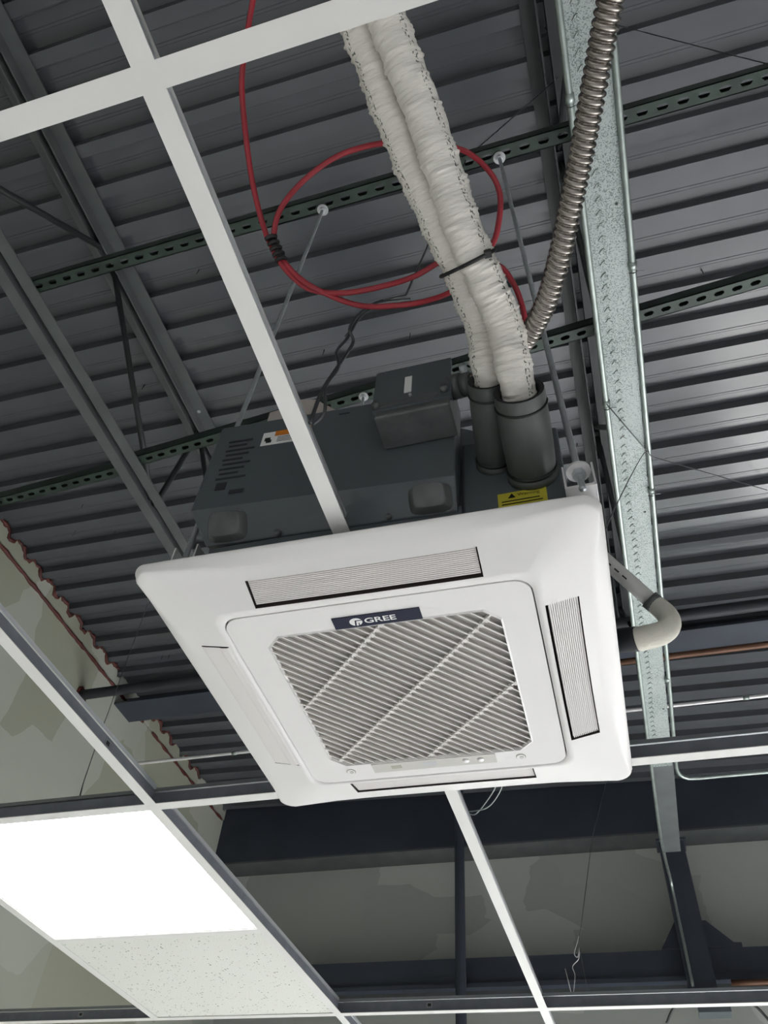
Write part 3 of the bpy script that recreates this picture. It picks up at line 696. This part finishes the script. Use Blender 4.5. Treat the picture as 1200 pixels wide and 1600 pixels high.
# emblem: an oval disc, cut by a slanted stroke and a short bar
ec = (-0.0285, -0.1850)
m = MB(); m.add([U(ec[0]+0.0094*math.cos(2*math.pi*i/40), ec[1]+0.0078*math.sin(2*math.pi*i/40), -0.0494) for i in range(40)], [tuple(range(40))]); m.build('emblem_disc', WHITEP, npl)
def ep(L): return [U(ec[0]+x, ec[1]-y, -0.0497) for x, y in L]
m = MB()
m.add(ep([(-0.0030,-0.0074),(-0.0008,-0.0078),(0.0010,0.0018),(-0.0014,0.0018)]), [(0,1,2,3)])
m.add(ep([(-0.0014,0.0018),(0.0010,0.0018),(0.0095,0.0018),(0.0095,0.0032),(-0.0010,0.0036)]), [(0,1,2,3,4)])
m.add(ep([(0.0024,-0.0078),(0.0042,-0.0074),(0.0046,-0.0020),(0.0034,-0.0020)]), [(0,1,2,3)])
m.build('emblem_stroke', NAVY, npl)
# display strip, its windows and the two screws
ds_ = ubox(-0.107, 0.107, 0.1760, 0.2010, -0.0488, -0.0475).build('display_strip', DISP, unit)
ubox(-0.074, -0.056, 0.184, 0.193, -0.0491, -0.0488).build('receiver_window', DISPD, ds_)
ubox(-0.018, 0.006, 0.182, 0.193, -0.0490, -0.0488).build('indicator_window', mat('indicator_grey', (0.50,0.50,0.52), 0.3), ds_)
for x in (0.056, 0.081):
    MB().tube([U(x,0.188,-0.0487),U(x,0.188,-0.0500)], 0.0058, 16).build('push_button', BRIGHT, ds_, True)
for x in (-0.148, 0.148):
    sc_ = MB().tube([U(x,0.193,-0.0474),U(x,0.193,-0.0486)], 0.0072, 18).build('screw_cap', PANEL, gr)
    MB().tube([U(x,0.193,-0.0474),U(x,0.193,-0.0478)], 0.0084, 18).build('screw_recess', DISPD, gr)
    MB().tube([U(x+0.001,0.1935,-0.0486),U(x+0.001,0.1935,-0.0494)], 0.0035, 10).build('screw_button', DISP, gr)

# ------------------------------------------------------------------ threaded rods
def rod(top, bot, label, nut_z=None):
    t = thing('threaded_rod', bot, label, 'threaded rod', 'rods holding the unit')
    tp, bt = Vector(top), Vector(bot); d = (bt-tp).normalized()
    MB().tube(even([tp-d*0.035, bt], 0.0025) , lambda L,th,q: 0.0047+0.0004*math.sin(L*2*math.pi/0.005+th), 8).build('rod', ZINC, t, True)
    MB().rod(tp-d*(-0.002), tp+d*0.0035, 0.0165, 18).build('washer', WASH, t)
    MB().rod(tp+d*0.0035, tp+d*0.0125, 0.009, 6).build('nut', ZINC, t)
    if nut_z is not None:
        q = (nut_z-tp.z)/d.z
        MB().rod(tp+d*(q-0.004), tp+d*q, 0.016, 18).build('washer', BRIGHT, t); MB().rod(tp+d*q, tp+d*(q+0.010), 0.009, 6).build('nut', ZINC, t)
    return t
rod((-0.2245,-0.6080,1.4595), (-0.275,-0.585,0.020), 'zinc threaded rod hanging at the front left of the unit, behind the near tee')
rod((0.2855,-0.6185,1.4595), (0.3235,-0.634,-0.002), 'zinc threaded rod hanging at the front right of the unit, ending in a bright bracket', 0.036)
rod((-0.2922,0.0170,1.4595), (-0.280,-0.055,0.10), 'zinc threaded rod at the back left, only its washer end showing above the body')

# ------------------------------------------------------------------ refrigerant pipes
def wrapped_pipe(pts, r0_, label, sl, slr, seed):
    t = thing('insulated_pipe', pts[0], label, 'pipe', 'white wrapped refrigerant pipes')
    rng = random.Random(seed); P = even(smooth_path(pts, 12), 0.0022)
    amp = [rng.uniform(0.3,1) for _ in range(4000)]; ph = [rng.uniform(0,6.28) for _ in range(64)]
    def rad(L, th, q):
        i = int(L/0.0060); fr_ = (L/0.0060) % 1.0
        a = math.sin(math.pi*fr_)
        loc = amp[i]*max(0.0, math.sin(th*2+amp[(i*7)%4000]*6.28))
        body_ = r0_*(0.86+0.14*min(1.0, max(0.0,(L-0.035)/0.05)))
        big = 0.0010*math.sin(L*70+ph[0])*math.sin(th+ph[1]) + 0.0007*math.sin(L*160+th*2+ph[2])
        wr = min(1.0, 0.25+L/0.10)
        v = th/(2*math.pi); vc = 0.40 if seed == 5 else 0.60
        win_ = max(0.0, 1-abs(v-vc)/0.16)
        pleat = 0.0022*win_*abs(math.sin(math.pi*L/0.0085+0.6*math.sin(L*210)))
        return body_ + wr*(0.0034*a*a*loc + big + pleat)
    MB().tube(P, rad, 28, uv=True).build('white_wrap', WRAP_R if seed == 5 else WRAP_L, t, True)
    a, b = Vector(sl[0]), Vector(sl[1]); d = (b-a); L0 = d.length; dn = d.normalized()
    m = MB(); Q = [a+d*(i/24) for i in range(25)]
    def rs(L, th, q): return slr*(1.0+0.05*math.sin(math.pi*q) + (0.015 if q > 0.86 else 0) - (0.03 if 0.83 < q < 0.87 else 0) + 0.008*math.sin(th*3+seed))
    m.tube(Q, rs, 24, caps=False); sleeve = m.build('foam_sleeve', FOAM, t, True)
    # rolled end: annulus and dark bore
    mm = MB(); e = b; ax = Vector((0,0,1)) if abs(dn.z) < .9 else Vector((1,0,0)); n1 = (ax-dn*ax.dot(dn)).normalized(); n2 = dn.cross(n1)
    R = [[e+dn*off+(n1*math.cos(6.2832*i/24)+n2*math.sin(6.2832*i/24))*rq for i in range(24)] for rq, off in ((slr*1.012,0.0),(slr*0.95,0.0015),(slr*0.80,-0.003),(slr*0.76,-0.04))]
    mm.add(sum(R,[]), [(k*24+i,k*24+(i+1)%24,(k+1)*24+(i+1)%24,(k+1)*24+i) for k in range(3) for i in range(24)]); mm.build('sleeve_end', FOAMD, sleeve, True)
    mm = MB(); q0 = a+d*0.85; mm.tube([q0+(n1*math.cos(6.2832*i/24)+n2*math.sin(6.2832*i/24))*slr*1.035 for i in range(25)], 0.0017, 6, caps=False); mm.build('cable_tie', BLACK, sleeve, True)
    mm = MB(); q0 = a+d*0.10; mm.tube([q0+(n1*math.cos(6.2832*i/24)+n2*math.sin(6.2832*i/24))*slr*1.035 for i in range(25)], 0.0022, 6, caps=False); mm.build('cable_tie', BLACK, sleeve, True)
    mm = MB(); mm.tube([a-dn*0.004, a+dn*0.010], slr*1.10, 24); mm.build('foam_flange', FOAM, sleeve, True)
    return t
PIPE_R = [(0.264,-0.670,0.090),(0.265,-0.740,0.108),(0.263,-0.798,0.150),(0.25,-0.857,0.175),(0.236,-0.913,0.196),(0.225,-0.977,0.231),(0.213,-1.046,0.27),(0.199,-1.108,0.303),(0.188,-1.155,0.332),(0.18,-1.202,0.354),(0.173,-1.253,0.38),(0.16,-1.40,0.45),(0.14,-1.7,0.55)]
PIPE_L = [(0.222,-0.660,0.130),(0.227,-0.730,0.150),(0.228,-0.777,0.196),(0.219,-0.837,0.215),(0.204,-0.908,0.229),(0.187,-0.969,0.26),(0.171,-1.035,0.295),(0.158,-1.099,0.33),(0.148,-1.155,0.359),(0.147,-1.208,0.388),(0.146,-1.259,0.416),(0.13,-1.40,0.48),(0.11,-1.7,0.58)]
wrapped_pipe(PIPE_R, 0.0235, 'right one of the two white wrapped pipes, thicker, in the larger black foam sleeve', [(0.263,-0.604,0.086),(0.266,-0.738,0.094)], 0.0325, 5)
wrapped_pipe(PIPE_L, 0.0205, 'left one of the two white wrapped pipes, thinner, in the smaller black foam sleeve behind', [(0.212,-0.600,0.128),(0.226,-0.738,0.136)], 0.0255, 11)
# cable tie round both pipes
zt = []
cz = Vector((0.2365,-0.880,0.192)); axd = (Vector(PIPE_R[4])-Vector(PIPE_R[3])).normalized()
acr = (Vector((0.2425,-0.885,0.186))-Vector((0.2115,-0.872,0.222))); acr = (acr-axd*acr.dot(axd)).normalized(); up_ = axd.cross(acr)
c1 = (Vector(PIPE_R[3])+Vector(PIPE_R[4]))/2; c2 = (Vector(PIPE_L[3])+Vector(PIPE_L[4]))/2; c2 = c2-axd*(c2-c1).dot(axd)
e1 = (c1-c2).normalized(); e2 = axd.cross(e1)
for i in range(13): th = -math.pi/2+math.pi*i/12; zt.append(c1+(e1*math.cos(th)+e2*math.sin(th))*0.0262)
for i in range(13): th = math.pi/2+math.pi*i/12; zt.append(c2+(e1*math.cos(th)+e2*math.sin(th))*0.0232)
zt.append(zt[0])
ztt = thing('cable_tie', tuple(c1), 'black cable tie strapped round both white wrapped pipes', 'cable tie')
MB().tube(zt, 0.0026, 6).build('strap', BLACK, ztt, True)
hp = c1+e1*0.026; MB().box(hp.x-0.004,hp.x+0.005,hp.y-0.004,hp.y+0.004,hp.z-0.004,hp.z+0.005).build('lock_head', BLACK, ztt)

# ------------------------------------------------------------------ flexible metal conduit
FLEX = [(0.80,-3.40,0.62),(0.70,-2.40,0.40),(0.58,-1.75,0.20),(0.50,-1.36,0.155),(0.442,-1.172,0.150),(0.431,-1.135,0.157),(0.419,-1.1,0.158),(0.401,-1.043,0.159),(0.383,-0.986,0.161),(0.362,-0.926,0.160),(0.341,-0.867,0.160),(0.317,-0.812,0.164),(0.287,-0.765,0.176),(0.254,-0.724,0.200),(0.226,-0.703,0.210),(0.198,-0.695,0.210)]
fx = even(smooth_path(FLEX, 14), 0.0010)
def flex_r(L, th, q):
    p = (L/0.0086 + th/(2*math.pi)) % 1.0
    return 0.0112 + 0.0036*math.sqrt(max(0.0, math.sin(math.pi*min(1.0, p/0.82)))) if p < 0.82 else 0.0106
tag(MB().tube(fx, flex_r, 22).build('flexible_conduit', FLEXM, None, True), 'ribbed flexible metal conduit hanging from the top edge to the unit', 'conduit')

# ------------------------------------------------------------------ red cable in two loops
REDP = [(0.30,-2.30,2.10),(0.22,-1.95,1.75),(0.12,-1.60,1.10),(0.04,-1.34,0.62),(0.009,-1.225,0.52),(-0.016,-1.173,0.484),(-0.036,-1.121,0.430),(-0.043,-1.07,0.385),(-0.048,-1.012,0.345),(-0.046,-0.962,0.312),(-0.036,-0.935,0.280),(-0.023,-0.905,0.262),(0.003,-0.873,0.252),(0.05,-0.858,0.246),(0.106,-0.849,0.258),(0.15,-0.845,0.276),(0.199,-0.856,0.282),(0.237,-0.842,0.292),(0.263,-0.850,0.310),(0.279,-0.880,0.328),(0.284,-0.903,0.354),(0.275,-0.928,0.374),(0.25,-0.958,0.383),(0.217,-0.974,0.390),(0.173,-0.987,0.395),(0.132,-1.000,0.386),(0.076,-1.003,0.372),(0.025,-0.991,0.350),(-0.012,-0.973,0.318),(-0.029,-0.950,0.298),(-0.032,-0.930,0.284),(-0.013,-0.900,0.258),(0.016,-0.870,0.248),(0.065,-0.836,0.244),(0.119,-0.826,0.236),(0.162,-0.817,0.248),(0.199,-0.816,0.264),(0.24,-0.832,0.275),(0.266,-0.826,0.285),(0.28,-0.803,0.276),(0.287,-0.782,0.253),(0.288,-0.755,0.235),(0.283,-0.726,0.215),(0.263,-0.690,0.190)]
rc = thing('red_cable', REDP[0], 'red cable looped into a loose coil beside the white wrapped pipes', 'cable')
MB().tube(smooth_path(REDP, 8), 0.0040, 10).build('cable', RED, rc, True)
m = MB(); q0 = Vector((-0.0345,-0.944,0.288)); q1 = Vector((-0.026,-0.918,0.268))
for k in range(5): c = q0.lerp(q1, k/4); m.tube([c+Vector((0.0060*math.cos(a),0.0042*math.sin(a),0.0060*math.sin(a+0.4))) for a in [i*0.628 for i in range(11)]], 0.0030, 6)
m.tube([q0, q1], 0.0055, 8); m.build('black_tape', BLACK, rc, True)

# ------------------------------------------------------------------ condensate drain
dr = thing('drain_pipe', (0.39,-0.33,-0.01), 'beige wrapped drain elbow with grey clamp at the right side of the unit', 'pipe')
MB().tube(smooth_path([(0.300,-0.290,0.030),(0.331,-0.308,0.019),(0.370,-0.324,0.005)],5), 0.0190, 16).build('rubber_hose', BPIPE, dr, True)
MB().tube(smooth_path([(0.368,-0.3245,0.004),(0.391,-0.330,0.002),(0.408,-0.330,0.007),(0.4185,-0.328,0.021),(0.4200,-0.323,0.042),(0.413,-0.3195,0.062),(0.405,-0.317,0.078)],6), lambda L,th,q: 0.0185-0.0035*q, 18).build('wrapped_elbow', BEIGE, dr, True)
pv = MB().tube([(0.408,-0.3175,0.072),(0.372,-0.343,0.112),(0.345,-0.362,0.142),(0.318,-0.380,0.174)], 0.0125, 16).build('plastic_pipe', WPIPE, dr, True)
ax_ = (Vector((0.345,-0.362,0.142))-Vector((0.372,-0.343,0.112))).normalized(); sd_ = (Vector((0.2992,-1.287,-0.7827))-Vector((0.36,-0.35,0.125))); sd_ = (sd_-ax_*sd_.dot(ax_)).normalized()
for q in (-0.012, 0.004, 0.020):
    c = Vector((0.366,-0.347,0.1187))+ax_*q+sd_*0.0118; MB().tube([c, c+ax_*0.009], 0.0016, 6).build('print_mark', INK, dr)
MB().tube([(0.409,-0.317,0.071),(0.400,-0.3235,0.081)], 0.0158, 16).build('hose_clamp', JBOX, dr, True)

# ------------------------------------------------------------------ hanger wires
def wire(name_label, pts, r=0.0016, per=8):
    return tag(MB().tube(smooth_path(pts, per), r, 6).build('hanger_wire', WIRE, None, True), name_label, 'wire', 'hanger wires')
t = thing('hanger_wire', (0.008,-0.79,0.03), 'twisted hanger wire with a hooked loop left of the white pipes', 'wire', 'hanger wires')
MB().tube([(0.5133,-0.6118,2.14),(0.20,-0.63,1.50),(0.100,-0.741,0.455),(0.066,-0.757,0.420)], 0.0020, 6).build('upper_strand', WIRE, t, True)
MB().tube(smooth_path([(0.108,-0.741,0.435),(0.07,-0.757,0.412),(0.045,-0.763,0.394),(0.030,-0.760,0.375),(0.020,-0.753,0.350),(0.012,-0.755,0.325)],6), 0.0026, 6).build('bent_tail', WIRE, t, True)
MB().tube(smooth_path([(0.066,-0.757,0.420),(0.052,-0.766,0.392),(0.036,-0.775,0.345),(0.030,-0.782,0.29),(0.034,-0.770,0.27),(0.024,-0.772,0.22),(0.010,-0.785,0.12),(0.006,-0.790,0.034)],6), 0.0026, 6).build('lower_strand', WIRE, t, True)
P = smooth_path([(0.060,-0.752,0.412),(0.043,-0.760,0.388),(0.034,-0.772,0.330),(0.027,-0.778,0.27),(0.020,-0.788,0.215),(0.030,-0.792,0.16),(0.022,-0.800,0.10),(0.024,-0.792,0.05),(0.008,-0.786,0.036)],6)
MB().tube(P, 0.0023, 6).build('twisted_strand', WIRE, t, True)
wire('thin wire crossing the galvanised channel and sloping to the right edge', [(0.478,0.1655,1.352),(0.600,0.405,1.352),(1.2002,1.3176,2.11)], 0.0018, 1)
wire('thin wire running down from the galvanised channel to behind the unit', [(0.603,0.41,1.37),(0.56,0.31,1.25),(0.371,-0.0905,0.5),(0.33,-0.13,0.3)], 0.0016)
wire('thin wire crossing the deck near the top right corner', [(0.6984,-0.7217,2.13),(0.9755,-0.6543,1.5),(1.3,-0.57,0.9)], 0.0015)
wire('thin hanger wire in front of the left wall reaching the cross tee', [(-2.0787,1.4541,2.19),(-1.5464,0.8644,0.8),(-0.7948,-0.0000,0.036)], 0.0017, 2)
t = thing('hanger_wire', (0.09,1.24,0.04), 'thin hanger wire with a twisted end above the bottom right tee', 'wire', 'hanger wires')
MB().tube([(0.272,2.64,1.54),(0.173,1.9,0.826),(0.119,1.25,0.188)], 0.0013, 6).build('long_strand', WIRE, t, True)
MB().tube(smooth_path([(0.119,1.25,0.200),(0.111,1.24,0.175),(0.101,1.24,0.149),(0.110,1.24,0.140),(0.118,1.24,0.165),(0.112,1.24,0.135),(0.092,1.24,0.115),(0.096,1.24,0.09),(0.086,1.23,0.038)],5), 0.0013, 6).build('twisted_end', BRIGHT, t, True)
MB().tube([(0.118,1.24,0.165),(0.128,1.23,0.036)], 0.0011, 6).build('loose_end', WIRE, t, True)
MB().tube([(0.070,1.24,0.11),(0.082,1.23,0.036)], 0.0013, 6).build('loose_end', BRIGHT, t, True)
t = thing('hanger_wire', (0.03,0.17,0.03), 'small wire loop hanging beside the tee just beyond the unit', 'wire', 'hanger wires')
MB().tube(smooth_path([(0.085,0.110,0.075),(0.079,0.125,0.066),(0.060,0.150,0.05),(0.020,0.195,0.036),(0.004,0.20,0.038)],5), 0.0012, 6).build('strand', GALVR, t, True)
MB().tube(smooth_path([(0.085,0.110,0.075),(0.086,0.132,0.060),(0.064,0.165,0.046),(0.040,0.180,0.036),(0.004,0.19,0.038)],5), 0.0012, 6).build('strand', GALVR, t, True)
